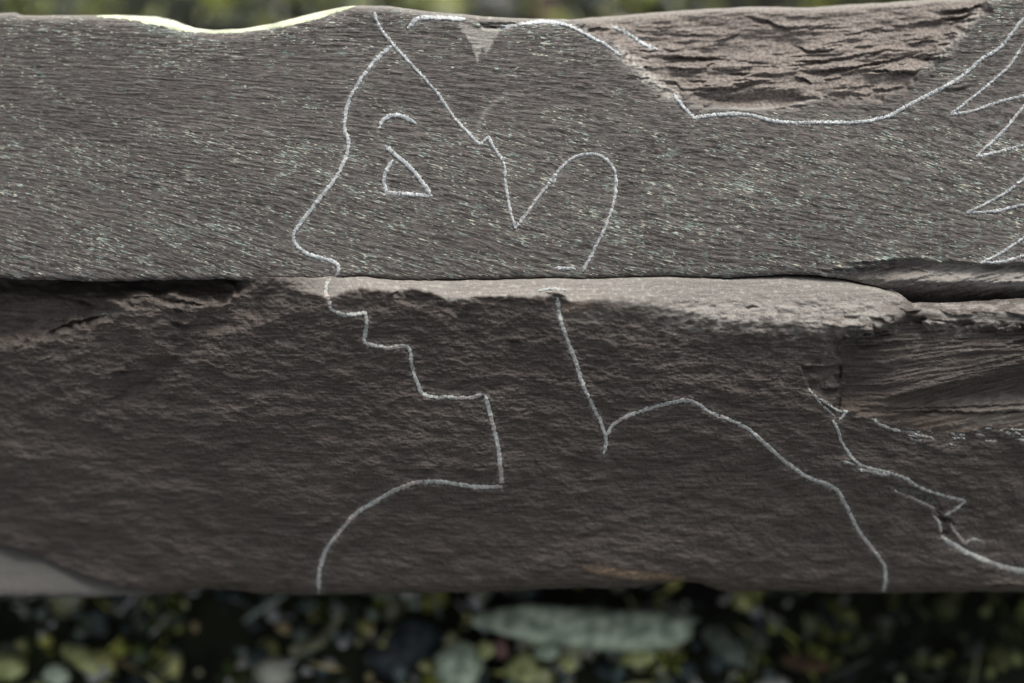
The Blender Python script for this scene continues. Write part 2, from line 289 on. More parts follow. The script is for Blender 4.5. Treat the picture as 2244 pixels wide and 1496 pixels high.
SCOOP = [(1838, 738), (1900, 728), (1990, 700), (2120, 716), (2260, 726), (2600, 720), (2600, 938), (2244, 940), (2100, 942), (2000, 938), (1920, 915), (1870, 897), (1842, 885)]
def lower_relief(x, y):
    Cx = CRK(x); wide = sst(1180, 1500, x)
    E = EDG(x) + wide * 26 * fbm(x / 38, y / 20, 3, 119, .65); Es = EDG_S(x); Cs = CRK_S(x)
    led = sst(560, 790, x) * sst(2010, 1960, x)
    gy = y + 14 * fbm(x / 330, y / 170, 3, 160) - .10 * (x - 900) * sst(1000, 1300, y) * .6
    hf = 4.2 - .027 * (y - 650) - 8 * sst(900, 1320, y) * .5
    hf = hf - 13 * sst(900, -250, x) - 2 * sst(1800, 2500, x)
    hf += 2.0 * fbm(x / 480, y / 230, 2, 120)
    hf_s = hf.copy()
    # rough broken texture, calmer towards the foot
    k = .5 + .5 * sst(1080, 820, y); kr = sst(300, 700, x)
    hf += 1.3 * sst(900, 500, x) * fbm((x + 1.3 * y) / 330, (y - .5 * x) / 190, 2, 134)
    hf += (.27 * k) * fbm(x / 16, gy / 9, 3, 121, .8) * (.6 + .4 * kr) + .17 * (1.3 - k) * fbm(x / 80, gy / 13, 3, 123, .6) + .45 * fbm(x / 120, y / 60, 3, 125)
    tr = fbm(x / 34, gy / 15, 3, 127, .6); hf += k * (.16 * sst(.12, .2, tr) - .16 * sst(.22, .3, -tr))
    fib = fbm(x / 10, gy / 5.5, 2, 129); hf += .20 * fib * (.2 + k)
    hf0 = hf_s
    hf += .30 * sst(860, 1080, y) * fbm(x / 230, (y + .22 * (x - 700)) / 34, 3, 145)
    fl1 = fbm(x / 75, (gy - .12 * x) / 34, 4, 146, .55)
    for th in (-.42, -.3, -.18, -.06, .06, .18, .3, .42): hf += (.06 + .06 * k) * sst(th, th + .03, fl1) - .02
    fl2 = fbm(x / 200, (gy + .1 * x) / 70, 4, 147, .6)
    for th in (-.3, -.1, .1, .3): hf += .08 * k * sst(th, th + .02, fl2)
    # the broken left end below the overhang
    rec = poly_mask(x, y, [(-400, 560), (545, 560), (530, 625), (480, 650), (380, 652), (300, 648), (245, 662), (238, 690), (165, 706), (112, 735), (0, 744), (-400, 748)], 20, 26, 45, 131)
    hf -= rec * (5.2 + 2.5 * sst(700, 600, y) + 1.2 * fbm(x / 60, y / 26, 3, 133))
    rec2 = poly_mask(x, y, [(560, 600), (500, 660), (430, 690), (380, 760), (290, 830), (250, 870), (330, 850), (450, 760), (560, 700), (600, 640)], 34, 30, 50, 135)
    hf -= 2.2 * rec2
    hf -= 4.0 * sst(655, 612, y) * sst(590, 520, x)
    # ledge facing the sky
    s = np.clip((y - Cs) / np.maximum(Es - Cs, 10), 0, 1)
    face_at_e = 4.2
    hl = 4.2 - 13 * sst(900, -250, x) - (1 - s ** 1.3) * (1.2 + (.062 - .030 * wide) * (Es - Cs)) + .14 * fbm(x / 70, y / 9, 3, 137) + .10 * fbm(x / 14, y / 8, 3, 138) + .75 * wide * sst(632, 672, y) * fbm(x / 40, y / 17, 4, 136, .65) + 2.0 * fbm(x / 480, y / 230, 2, 120)
    mix = sst(-3 - 16 * wide, 5 + 60 * wide, y - E)
    h = hl * led * (1 - mix) + hf * (1 - led * (1 - mix))
    notch = poly_mask(x, y, [(978, 655), (1020, 660), (1000, 690), (975, 676)], 6, 4) + poly_mask(x, y, [(868, 640), (905, 632), (945, 652), (920, 672), (870, 660)], 5, 4)
    h -= .9 * np.clip(notch, 0, 1)
    # right end: block, hollow and shelf
    sm = poly_mask(x, y, SCOOP, 9, 26, 30, 139)
    yw = np.interp(x, [1700, 1930, 2060, 2244, 2600], [905, 880, 850, 805, 735])
    ys = y + (.03 + .22 * sst(700, 850, y)) * (x - 1940) * (x > 1940)
    drop = sst(-14, 24, y - yw) * sst(1900, 2040, x)
    R = np.clip((y - 858) / 78, 0, 1) ** 1.1
    hs = (-2.3 + .034 * np.clip(y - 705, 0, 200) * sst(1840, 1990, x) - 5.2 * drop - 1.5 * sst(760, 880, y) * sst(2050, 1900, x)) * (1 - R)
    hs += .30 * fbm(x / 100, ys / 6.5, 3, 141, .65) + .5 * fbm(x / 260, ys / 24, 4, 142, .55) + .14 * fib + .16 * fbm(x / 22, ys / 8, 3, 149, .7)
    for th in (-.25, -.05, .15, .35): hs += .2 * sst(th, th + .03, fbm(x / 260, ys / 20, 3, 144))
    h = h * (1 - sm) + sm * (hf_s + hs)
    gy = gy * (1 - sm) + ys * sm
    smb = sst(1985, 2010, x) * sst(708, 698, y); h = h - smb * .8 * (hf - hf_s)
    blk = sst(1960, 2040, x) * sst(735, 660, y)
    h -= 2.6 * blk * sst(690, 655, y)
    m2 = poly_mask(x, y, [(1757, 803), (1800, 806), (1842, 800), (1842, 905), (1800, 868), (1772, 850)], 3, 3, 12, 143)
    h -= 1.1 * m2
    m3 = poly_mask(x, y, [(1952, 1062), (1990, 1066), (2050, 1090), (2070, 1125), (2040, 1110), (1970, 1080)], 3, 2)
    h -= .9 * m3
    m4 = poly_mask(x, y, [(2050, 1118), (2078, 1135), (2092, 1148), (2078, 1172), (2062, 1170), (2066, 1145)], 3, 2)
    h -= 1.4 * m4
    # smooth worn corner at the lower left, turned to the sky
    cor = poly_mask(x, y, [(-420, 1160), (0, 1196), (60, 1212), (130, 1240), (200, 1268), (270, 1290), (340, 1303), (340, 1340), (-420, 1340)], 4)
    ly = np.interp(x, [-400, 0, 60, 130, 200, 270, 340], [1160, 1196, 1212, 1240, 1268, 1290, 1303])
    sm_h = 4.2 - .030 * (y - 650) - 4 * sst(900, 1320, y) - 13 * sst(900, -250, x) + .9
    h = h * (1 - cor) + cor * (sm_h + .12 * fbm(x / 60, y / 20, 3, 148) + np.clip(y - ly, 0, 200) * .075 - .1)
    # crack slot
    crk = sst(700, 800, x) * sst(2000, 1900, x)
    h -= 4.5 * np.exp(-np.clip(y - Cx, 0, 99) / (2.0 + 5 * np.exp(-((x - 1790) / 90) ** 2))) * crk
    h -= (2 + 6 * sst(560, 400, x)) * sst(2, -20, y - Cx)
    # soft foot edge
    bt = BOT(x) - y
    h -= 3.5 * np.exp(-np.clip(bt, 0, 300) / 9) * (1 - .6 * cor)
    h = add_lips(h, x, y, LIPS_LOW); halo = np.zeros_like(x)
    for lay, w, pts in SCR:
        if lay == 'lower':
            d = line_dist(x, y, pts, 22); h -= .15 * np.exp(-(d / (w * .55)) ** 2); halo = np.maximum(halo, np.exp(-(d / (w * .9 + 2)) ** 2))
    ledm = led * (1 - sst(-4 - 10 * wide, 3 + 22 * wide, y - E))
    n = fbm(x / 26, y / 13, 4, 151, .6)
    patch = sst(1350, 1560, x) * sst(2000, 1900, x) * sst(760, 695, y) * sst(640, 670, y) * sst(-.12, .22, n + .35 * sst(720, 660, y))
    p2 = poly_mask(x, y, [(1990, 664), (2600, 652), (2600, 712), (2244, 705), (2150, 725), (2070, 735), (2020, 715), (2035, 690)], 10, 12, 25, 153) * (.12 + .5 * sst(-.1, .25, n))
    p3 = poly_mask(x, y, [(1940, 878), (2600, 850), (2600, 935), (2244, 930), (2100, 940), (1990, 930), (1900, 905)], 8, 8, 25, 155) * (.10 + .30 * sst(2000, 2200, x)) * (.4 + .6 * sst(-.2, .3, n))
    p4 = .35 * sst(.15, .35, n) * sst(1200, 1500, x) * sst(860, 700, y) + .25 * np.exp(-(((x - 1300) / 60) ** 2 + ((y - 690) / 18) ** 2))
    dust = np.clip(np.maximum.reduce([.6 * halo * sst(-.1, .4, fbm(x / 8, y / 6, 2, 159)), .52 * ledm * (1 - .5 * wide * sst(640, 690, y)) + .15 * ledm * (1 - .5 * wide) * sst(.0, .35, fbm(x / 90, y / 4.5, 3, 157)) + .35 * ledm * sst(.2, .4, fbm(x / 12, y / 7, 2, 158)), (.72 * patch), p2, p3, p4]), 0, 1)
    green = np.maximum(.7 * np.exp(-(((x - 615 - (y - 760) * .25) / 9) ** 2 + ((y - 755) / 40) ** 2)) * sst(-.2, .2, n), .7 * np.exp(-(((x - 230) / 16) ** 2 + ((y - 688) / 7) ** 2)))
    green = np.maximum(green, .5 * m3)
    tan = np.maximum(1.0 * poly_mask(x, y, [(1262, 1236), (1310, 1240), (1400, 1252), (1500, 1262), (1500, 1272), (1400, 1270), (1310, 1258)], 5, 4), .35 * sm * sst(850, 930, y))
    tan = np.maximum(tan, .4 * poly_mask(x, y, [(1250, 655), (1290, 640), (1300, 680), (1225, 690)], 8, 5))
    return h, gy, dust, np.clip(tan, 0, 1), np.clip(green, 0, 1), cor, np.clip(1 - .6 * cor, 0, 1)

def place(x, y, h_mm):
    """face coordinates (0.1 mm) + relief (mm) -> world"""
    k = (D - h_mm * MM) / D
    X = (x - 1122) * 1e-4 * k; Y = (748 - y) * 1e-4 * k; Z = h_mm * MM
    return (O[None] + X[:, None] * R_[None] + Y[:, None] * U_[None] + Z[:, None] * B_[None])

BASE = np.array([0.0, 0.06, 0.0])

# ------------------------------------------------------------------ mesh helpers
def tag(o, label=None, cat=None, group=None, kind=None):
    if label: o['label'] = label
    if cat: o['category'] = cat
    if group: o['group'] = group
    if kind: o['kind'] = kind
    return o

def mesh_from(name, V, F, mat, parent=None, smooth=True, attrs=None):
    V = np.asarray(V, np.float32); F = np.asarray(F, np.int32)
    me = bpy.data.meshes.new(name)
    me.vertices.add(len(V)); me.vertices.foreach_set('co', V.ravel())
    n = F.shape[1]
    me.loops.add(F.size); me.loops.foreach_set('vertex_index', F.ravel())
    me.polygons.add(len(F)); me.polygons.foreach_set('loop_start', np.arange(0, F.size, n, dtype=np.int32))
    me.update(calc_edges=True); me.validate()
    me.polygons.foreach_set('use_smooth', np.full(len(me.polygons), smooth, bool))
    for k, (typ, arr) in (attrs or {}).items():
        at = me.attributes.new(k, typ, 'POINT')
        at.data.foreach_set('vector' if typ == 'FLOAT_VECTOR' else 'color' if typ == 'FLOAT_COLOR' else 'value', np.asarray(arr, np.float32).ravel())
    if mat: me.materials.append(mat)
    o = bpy.data.objects.new(name, me); C.objects.link(o)
    if parent: o.parent = parent
    return o

# ------------------------------------------------------------------ materials
class N:
    def __init__(s, name):
        s.m = bpy.data.materials.new(name); s.m.use_nodes = True; s.t = s.m.node_tree
        s.b = s.t.nodes['Principled BSDF']
    def n(s, typ, **k):
        nd = s.t.nodes.new(typ)
        for a, v in k.items(): setattr(nd, a, v)
        return nd
    def l(s, a, b): s.t.links.new(a, b)
    def math(s, op, a, b=None, c=None, clamp=False):
        nd = s.n('ShaderNodeMath', operation=op); nd.use_clamp = clamp
        for i, v in enumerate((a, b, c)):
            if v is None: continue
            if isinstance(v, (int, float)): nd.inputs[i].default_value = v
            else: s.l(v, nd.inputs[i])
        return nd.outputs[0]
    def mix(s, f, a, b):
        nd = s.n('ShaderNodeMix', data_type='RGBA')
        for i, v in ((0, f), (6, a), (7, b)):
            if isinstance(v, (int, float)): nd.inputs[i].default_value = v
            elif isinstance(v, tuple): nd.inputs[i].default_value = (*v, 1)
            else: s.l(v, nd.inputs[i])
        return nd.outputs[2]
    def noise(s, vec, scale, det=2, rough=.5, dist=0):
        nd = s.n('ShaderNodeTexNoise'); nd.inputs['Scale'].default_value = scale; nd.inputs['Detail'].default_value = det
        nd.inputs['Roughness'].default_value = rough; nd.inputs['Distortion'].default_value = dist
        if vec is not None: s.l(vec, nd.inputs['Vector'])
        return nd.outputs[0]
    def mapv(s, vec, scl, loc=(0, 0, 0)):
        nd = s.n('ShaderNodeMapping'); nd.inputs['Scale'].default_value = scl; nd.inputs['Location'].default_value = loc
        s.l(vec, nd.inputs['Vector']); return nd.outputs[0]
    def ramp(s, v, lo, hi):
        nd = s.n('ShaderNodeMapRange', interpolation_type='SMOOTHSTEP'); s.l(v, nd.inputs[0])
        nd.inputs[1].default_value = lo; nd.inputs[2].default_value = hi; return nd.outputs[0]

def slate_material(name, flecked):
    M = N(name)
    g = M.n('ShaderNodeAttribute', attribute_name='grain').outputs['Vector']      # mm along / across the cleavage
    ma = M.n('ShaderNodeAttribute', attribute_name='wear'); sp = M.n('ShaderNodeSeparateColor'); M.l(ma.outputs['Color'], sp.inputs[0])
    dust, tan, green, smo = sp.outputs[0], sp.outputs[1], sp.outputs[2], ma.outputs['Alpha']
    sg = M.n('ShaderNodeSeparateXYZ'); M.l(g, sg.inputs[0]); cg = M.n('ShaderNodeCombineXYZ'); M.l(sg.outputs[0], cg.inputs[0]); M.l(sg.outputs[1], cg.inputs[1]); gflat = cg.outputs[0]
    broad = M.noise(M.mapv(g, (.03, .08, 0)), 1, 3)
    streak = M.noise(M.mapv(gflat, (.20, 1.9, 0)), 1, 4, .62)
    fine = M.noise(M.mapv(gflat, (.75, 4.6, 0) if flecked else (2.4, 4.6, 0), (31, 7, 0)), 1, 3, .65)
    speck = M.noise(M.mapv(g, (3.0, 4.5, 0), (3, 91, 0)), 1, 2, .6)
    if flecked: dark, lite = (.039, .0345, .032), (.190, .171, .160)
    else: dark, lite = (.050, .0415, .036), (.132, .112, .100)
    v = M.math('ADD', M.math('MULTIPLY', streak, .5), M.math('MULTIPLY', fine, .5))
    col = M.mix(M.ramp(v, .40, .60), dark, lite)
    col = M.mix(M.math('MULTIPLY', M.ramp(broad, .45, .65), .22), col, (.170, .148, .134) if flecked else (.112, .094, .080))
    pink = M.noise(M.mapv(g, (.35, 1.1, 0), (77, 5, 0)), 1, 2)
    col = M.mix(M.math('MULTIPLY', M.ramp(pink, .60, .70), .22), col, (.20, .135, .130))
    if flecked:
        sx_ = M.n('ShaderNodeSeparateXYZ'); M.l(g, sx_.inputs[0])
        def slanted(k):
            c = M.n('ShaderNodeCombineXYZ'); M.l(sx_.outputs[0], c.inputs[0])
            M.l(M.math('MULTIPLY_ADD', sx_.outputs[0], -k, sx_.outputs[2]), c.inputs[1]); return c.outputs[0]
        gA, gB = slanted(.05), slanted(.30)
        low = M.ramp(M.math('ADD', sx_.outputs[2], M.math('MULTIPLY', M.noise(M.mapv(gA, (.05, .05, 0)), 1, 1), 16.0)), 14.0, 40.0)
        clump = M.noise(M.mapv(gB, (.07, .20, 0), (9, 40, 0)), 1, 3, .6)
        def both(scl, loc, det, ro):
            a = M.noise(M.mapv(gA, scl, loc), 1, det, ro); b = M.noise(M.mapv(gB, scl, loc), 1, det, ro)
            return M.math('ADD', M.math('MULTIPLY', a, M.math('SUBTRACT', 1.0, low)), M.math('MULTIPLY', b, low))
        f1 = both((.38, 2.7, 0), (5, 17, 0), 3, .62)
        f2 = both((.72, 2.7, 0), (55, 27, 0), 2, .55)
        pw = M.math('MULTIPLY_ADD', clump, .30, -.15)
        m1 = M.ramp(M.math('ADD', f1, pw), .572, .70); m2 = M.ramp(M.math('ADD', f2, pw), .625, .69)
        notchip = M.math('MULTIPLY_ADD', tan, -2.6, 1.0, clamp=True)
        fl = M.math('MULTIPLY', M.math('MAXIMUM', M.math('MULTIPLY', m1, .70), m2), notchip)
        hue = M.noise(M.mapv(g, (.5, .8, 0), (2, 8, 0)), 1, 1)
        fc = M.mix(M.ramp(hue, .42, .58), (.46, .60, .54), (.70, .72, .58))
        col = M.mix(fl, col, fc)
    else:
        m2 = M.ramp(speck, .70, .78); fl = M.math('MULTIPLY', m2, .5)
        col = M.mix(fl, col, (.40, .36, .31))
    mot = M.noise(M.mapv(g, (1.3, 2.0, 0), (13, 3, 0)), 1, 3, .6)
    tanc = M.mix(M.ramp(mot, .35, .65), (.145, .124, .109), (.32, .278, .245)) if flecked else M.mix(M.ramp(mot, .35, .65), (.19, .135, .09), (.32, .23, .16))
    col = M.mix(M.math('MULTIPLY', tan, .8), col, tanc)
    dm = M.math('MULTIPLY', dust, M.math('MULTIPLY_ADD', M.ramp(M.noise(M.mapv(g, (2.2, 3.2, 0), (1, 3, 0)), 1, 3, .7), .30, .60), .55, .55), clamp=True)
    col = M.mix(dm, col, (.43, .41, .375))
    gm = M.math('MULTIPLY', green, M.ramp(M.noise(M.mapv(g, (1.0, 1.8, 0), (4, 13, 0)), 1, 3, .6), .42, .62))
    col = M.mix(M.math('MULTIPLY', gm, .55), col, (.28, .39, .34))
    col = M.mix(M.math('MULTIPLY', smo, .75), col, (.120, .119, .112))
    M.l(col, M.b.inputs['Base Color'])
    M.b.inputs['Roughness'].default_value = .72
    M.b.inputs['Specular IOR Level'].default_value = .28
    hgt = M.math('ADD', M.math('MULTIPLY', streak, .45), M.math('ADD', M.math('MULTIPLY', fine, .45), M.math('MULTIPLY', fl, .25)))
    bp = M.n('ShaderNodeBump'); bp.inputs['Distance'].default_value = .00042 if not flecked else .00032
    M.l(M.math('MULTIPLY_ADD', smo, -.45, .95), bp.inputs['Strength'])
    M.l(hgt, bp.inputs['Height']); M.l(bp.outputs[0], M.b.inputs['Normal'])
    return M.m

def powder_material(name, a, b, c):
    M = N(name); tc = M.n('ShaderNodeTexCoord').outputs['Object']
    n1 = M.noise(tc, 1500, 3, .7); n2 = M.noise(tc, 180, 2)
    col = M.mix(M.ramp(n1, .35, .62), a, b); col = M.mix(M.math('MULTIPLY', M.ramp(n2, .50, .68), .5), col, c)
    M.l(col, M.b.inputs['Base Color']); M.b.inputs['Roughness'].default_value = .95; M.b.inputs['Specular IOR Level'].default_value = .1
    bp = M.n('ShaderNodeBump'); bp.inputs['Distance'].default_value = .00015; M.l(n1, bp.inputs['Height']); M.l(bp.outputs[0], M.b.inputs['Normal'])
    return M.m

MAT_UP = slate_material('slate_sawn_face', True)
MAT_LO = slate_material('slate_broken_face', False)
MAT_POW_U = powder_material('scratch_powder', (.42, .45, .455), (.70, .73, .74), (.62, .58, .56))
MAT_POW_L = powder_material('scratch_powder_grey', (.34, .355, .34), (.58, .60, .575), (.58, .43, .38))
MAT_RIM = powder_material('pale_chipped_rim', (.60, .64, .44), (.82, .85, .66), (.36, .42, .30))

# ------------------------------------------------------------------ the slate
slate = bpy.data.objects.new('engraved_slate', None); C.objects.link(slate); slate.location = BASE
slate.empty_display_size = .02
tag(slate, 'thick purple-grey slate block with a head in profile scratched across its stepped face', 'slate')

def layer_mesh(name, relief, ytop, ybot, rows, cols, mat, deep_top, deep_bot):
    xs = np.linspace(-300, 2540, cols); t = np.linspace(0, 1, rows)
    X = np.repeat(xs[None], rows, 0); Yt = ytop(xs); Yb = ybot(xs)
    Y = Yt[None] + t[:, None] * (Yb - Yt)[None]
    x = X.ravel(); y = Y.ravel()
    h, gy, dust, tan, green, smo, rough = relief(x, y)
    P = place(x, y, h).reshape(rows, cols, 3)
    H = h.reshape(rows, cols)
    grain = np.stack([x * .1, gy * .1, y * .1], 1).reshape(rows, cols, 3)
    wear = np.stack([dust, tan, green, smo], 1).reshape(rows, cols, 4)
    # sides: pad rows/cols and lower them away from the face down into the gravel
    def side(Prow, Hrow, xr, yr, dx, dy, total):
        out = []
        for f in (.02, .08, .25, .6, 1.0):
            d = total * f
            w = 10 * f * fbm(xr / 70 + yr / 50, xr * 0 + 9 * f + yr / 60, 3, 171)
            out.append(place(xr + dx * f + (0 if dx == 0 else w), yr + dy * f + (0 if dy == 0 else w), Hrow - d))
        return out
    top = side(P[0], H[0], X[0], Y[0], 0, 90 if deep_top > 60 else 15, deep_top)
    bot = side(P[-1], H[-1], X[-1], Y[-1], 0, -260 if deep_bot > 60 else -15, deep_bot)
    P2 = np.concatenate([np.stack(top[::-1]), P, np.stack(bot)], 0)
    k = len(top)
    def padr(A): return np.concatenate([np.repeat(A[:1], k, 0), A, np.repeat(A[-1:], k, 0)], 0)
    G2 = padr(grain); W2 = padr(wear)
    G2[:k, :, 1] -= np.array([1.0, .6, .25, .08, .02])[:, None] * 60; G2[-k:, :, 1] += np.array([.02, .08, .25, .6, 1.0])[:, None] * 60
    W2[:k] *= 0; W2[-k:] *= 0
    # ends: a rough cap dropping away
    def cap(col, sx):
        return [col + (sx * R_ * .004 * f * 2 - B_ * .16 * f)[None] for f in (.03, .2, .6, 1.0)]
    Lc = np.stack(cap(P2[:, 0], 1)[::-1], 1); Rc = np.stack(cap(P2[:, -1], -1), 1)
    P3 = np.concatenate([Lc, P2, Rc], 1)
    def padc(A): return np.concatenate([np.repeat(A[:, :1], 4, 1), A, np.repeat(A[:, -1:], 4, 1)], 1)
    G3 = padc(G2); W3 = padc(W2)
    r, c = P3.shape[:2]
    idx = np.arange(r * c).reshape(r, c)
    F = np.stack([idx[:-1, :-1], idx[1:, :-1], idx[1:, 1:], idx[:-1, 1:]], -1).reshape(-1, 4)
    return mesh_from(name, P3.reshape(-1, 3) - BASE, F, mat, slate, True,
                     {'grain': ('FLOAT_VECTOR', G3.reshape(-1, 3)), 'wear': ('FLOAT_COLOR', W3.reshape(-1, 4))})

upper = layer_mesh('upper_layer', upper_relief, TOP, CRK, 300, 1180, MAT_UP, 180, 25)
tag(upper, 'smoother flecked upper layer with fine cleavage lines and a chipped corner')
low_top = lambda x: CRK(x) - 6 - 22 * sst(600, 500, x)
lower = layer_mesh('lower_layer', lower_relief, low_top, BOT, 350, 1180, MAT_LO, 25, 150)
tag(lower, 'darker rough lower layer with a pale ledge along its top')

def ribbon(name, pts, width, relief, mat, parent, lift=.10, seed=0, taper=True):
    P = np.array(pts, float)
    # Catmull-Rom through the points, sampled every 2 units, with a hand-held wobble
    seg = np.hypot(*(P[1:] - P[:-1]).T); out = []
    for i in range(len(P) - 1):
        p1, p2 = P[i], P[i + 1]
        def tang(a, b, c):
            u = b - a; w = c - b; cs = np.dot(u, w) / (np.linalg.norm(u) * np.linalg.norm(w) + 1e-9)
            return (c - a) / 2 if cs > .55 else None
        t1 = tang(P[i - 1], p1, p2) if i > 0 else None; t2 = tang(p1, p2, P[i + 2]) if i < len(P) - 2 else None
        d = p2 - p1; L = seg[i]
        t1 = d if t1 is None else t1 / np.linalg.norm(t1) * L; t2 = d if t2 is None else t2 / np.linalg.norm(t2) * L
        s = np.linspace(0, 1, max(2, int(L / 2.0)), endpoint=(i == len(P) - 2))[:, None]
        out.append((2 * s**3 - 3 * s**2 + 1) * p1 + (s**3 - 2 * s**2 + s) * t1 + (-2 * s**3 + 3 * s**2) * p2 + (s**3 - s**2) * t2)
    Q = np.concatenate(out); n = len(Q)
    T = np.gradient(Q, axis=0); T /= np.linalg.norm(T, axis=1)[:, None] + 1e-9
    Nn = np.stack([-T[:, 1], T[:, 0]], 1)
    s = np.arange(n) * 2.0
    Q = Q + Nn * (0.9 * fbm(s / 22, s * 0 + seed * .73, 3, 201))[:, None]
    end = np.clip(np.minimum(s, s[-1] - s) / (width * 1.1), .5, 1) if taper else 1
    wl = width * .5 * end * (1 + .75 * fbm(s / 30, s * 0 + seed * 1.37 + .3, 5, 203, .75)); wr = width * .5 * end * (1 + .75 * fbm(s / 30, s * 0 + seed * 1.37 + 50.3, 5, 205, .75))
    offs = np.array([-1, -.7, 0, .7, 1.0]); L5 = np.array([-.20, .75, .55, .75, -.20]) * lift
    xs = []; ys = []; hs = []
    skip = 1 - 1.7 * sst(.28, .5, fbm(s / 7, s * 0 + seed * 2.1 + 7, 3, 207, .7))
    for o, l in zip(offs, L5):
        w = np.where(o < 0, wl, wr) * o
        j = 1.1 * rng.normal(size=n) * (abs(o) > .5)
        xs.append(Q[:, 0] + Nn[:, 0] * (w + j)); ys.append(Q[:, 1] + Nn[:, 1] * (w + j)); hs.append(l * skip + (.07 * rng.normal(size=n) if abs(o) < .9 else 0 * s))
    x = np.stack(xs, 1).ravel(); y = np.stack(ys, 1).ravel(); dh = np.stack(hs, 1).ravel()
    h0 = relief(x, y)[0].reshape(n, 5)
    kk = min(4, (n - 1) // 2); pad = np.pad(h0, ((kk, kk), (0, 0)), 'edge'); sm_ = sum(pad[i:i + n] for i in range(2 * kk + 1)) / (2 * kk + 1)
    h = (.55 * sm_ + .45 * h0).ravel() + dh
    V = place(x, y, h) - BASE
    idx = np.arange(n * 5).reshape(n, 5)
    F = np.stack([idx[:-1, :-1], idx[1:, :-1], idx[1:, 1:], idx[:-1, 1:]], -1).reshape(-1, 4)
    return mesh_from(name, V, F, mat, parent, True)

for i, (lay, w, pts) in enumerate(SCR):
    up = lay == 'upper'
    ribbon('scratched_line', pts, w * (.95 if up else .88) + .8, upper_relief if up else lower_relief, MAT_POW_U if up else MAT_POW_L, upper if up else lower, .34 if up else .38, seed=i)

# pale lichen-yellow rim along the dip of the top edge
xs = np.linspace(212, 778, 280)
t_lo = np.interp(xs, [212, 260, 340, 400, 430, 470, 530, 620, 700, 740, 778], [35, 41, 55, 69, 71, 73.5, 71, 60, 41, 27, 15])
t_hi = TOP(xs) + .5
V = []; K = 6
for k in range(K):
    f = k / (K - 1)
    yy = t_hi + (t_lo - t_hi) * f + (7 * fbm(xs / 26, xs * 0 + 3, 5, 211, .7) * sst(470, 400, xs) + 2.5 * fbm(xs / 14, xs * 0 + 3, 4, 212, .7) if k == K - 1 else 0)
    hh = upper_relief(xs, yy)[0]
    V.append(place(xs, yy, hh + (.25 if 0 < k < K - 1 else -.05) + .08 * fbm(xs / 12, yy / 5, 3, 213)))
V = np.stack(V, 1).reshape(-1, 3) - BASE; idx = np.arange(len(xs) * K).reshape(len(xs), K)
F = np.stack([idx[:-1, :-1], idx[:-1, 1:], idx[1:, 1:], idx[1:, :-1]], -1).reshape(-1, 4)
rim = mesh_from('chipped_rim', V, F, MAT_RIM, upper, True); tag(rim, 'bright pale yellow rim along the dip in the top edge')

# ------------------------------------------------------------------ ground and gravel
def ground_at(px, py, z=0.0):
    d = (px - 1122) * 1e-4 * R_ + (748 - py) * 1e-4 * U_ - B_ * D
    c0 = O + B_ * D; t = (z - c0[2]) / d[2]
    return c0 + d * t

M = N('damp_soil'); tc = M.n('ShaderNodeTexCoord').outputs['Object']
col = M.mix(M.ramp(M.noise(tc, 60, 5, .6), .35, .65), (.010, .013, .008), (.040, .046, .022)); M.l(col, M.b.inputs['Base Color']); M.b.inputs['Roughness'].default_value = .9
xs = np.concatenate([np.linspace(-3, -.5, 8)[:-1], np.linspace(-.5, .5, 120), np.linspace(.5, 3, 8)[1:]])
X, Y = np.meshgrid(xs, xs); x = X.ravel(); y = Y.ravel()
z = -.004 + .004 * fbm(x * 30, y * 30, 4, 221)
n = len(xs); idx = np.arange(n * n).reshape(n, n)
F = np.stack([idx[:-1, :-1], idx[:-1, 1:], idx[1:, 1:], idx[1:, :-1]], -1).reshape(-1, 4)
ground = mesh_from('ground', np.stack([x, y, z], 1), F, M.m); tag(ground, 'dark damp soil under the gravel', kind='structure')

import bmesh
def ico(sub):
    bm = bmesh.new(); bmesh.ops.create_icosphere(bm, subdivisions=sub, radius=1)
    V = np.array([v.co[:] for v in bm.verts]); F = np.array([[v.index for v in f.verts] for f in bm.faces]); bm.free(); return V, F
I1, F1 = ico(1); I2, F2 = ico(2); I3, F3 = ico(3)

def stone_shape(V, r, flat=.6, rough=.25):
    q = r.normal(size=(7, 3)); q /= np.linalg.norm(q, axis=1)[:, None]
    S = V.copy()
    for k in range(7):                     # knock flat facets off
        d = S @ q[k]; lim = r.uniform(.45, .85); S -= np.clip(d - lim, 0, None)[:, None] * q[k][None] * .9
    S *= 1 + rough * .35 * perlin(V[:, 0] * 2.1 + r.uniform(0, 99), V[:, 1] * 2.1 + V[:, 2] * 1.7, 3)[:, None]
    S *= np.array([r.uniform(.8, 1.25), r.uniform(.7, 1.1), flat])
    return S
def rot(r, tilt=.5):
    a, b, c = r.uniform(0, 6.283), r.normal(0, tilt), r.normal(0, tilt)
    Rz = np.array([[math.cos(a), -math.sin(a), 0], [math.sin(a), math.cos(a), 0], [0, 0, 1]])
    Rx = np.array([[1, 0, 0], [0, math.cos(b), -math.sin(b)], [0, math.sin(b), math.cos(b)]])
    Ry = np.array([[math.cos(c), 0, math.sin(c)], [0, 1, 0], [-math.sin(c), 0, math.cos(c)]])
    return Rz @ Rx @ Ry

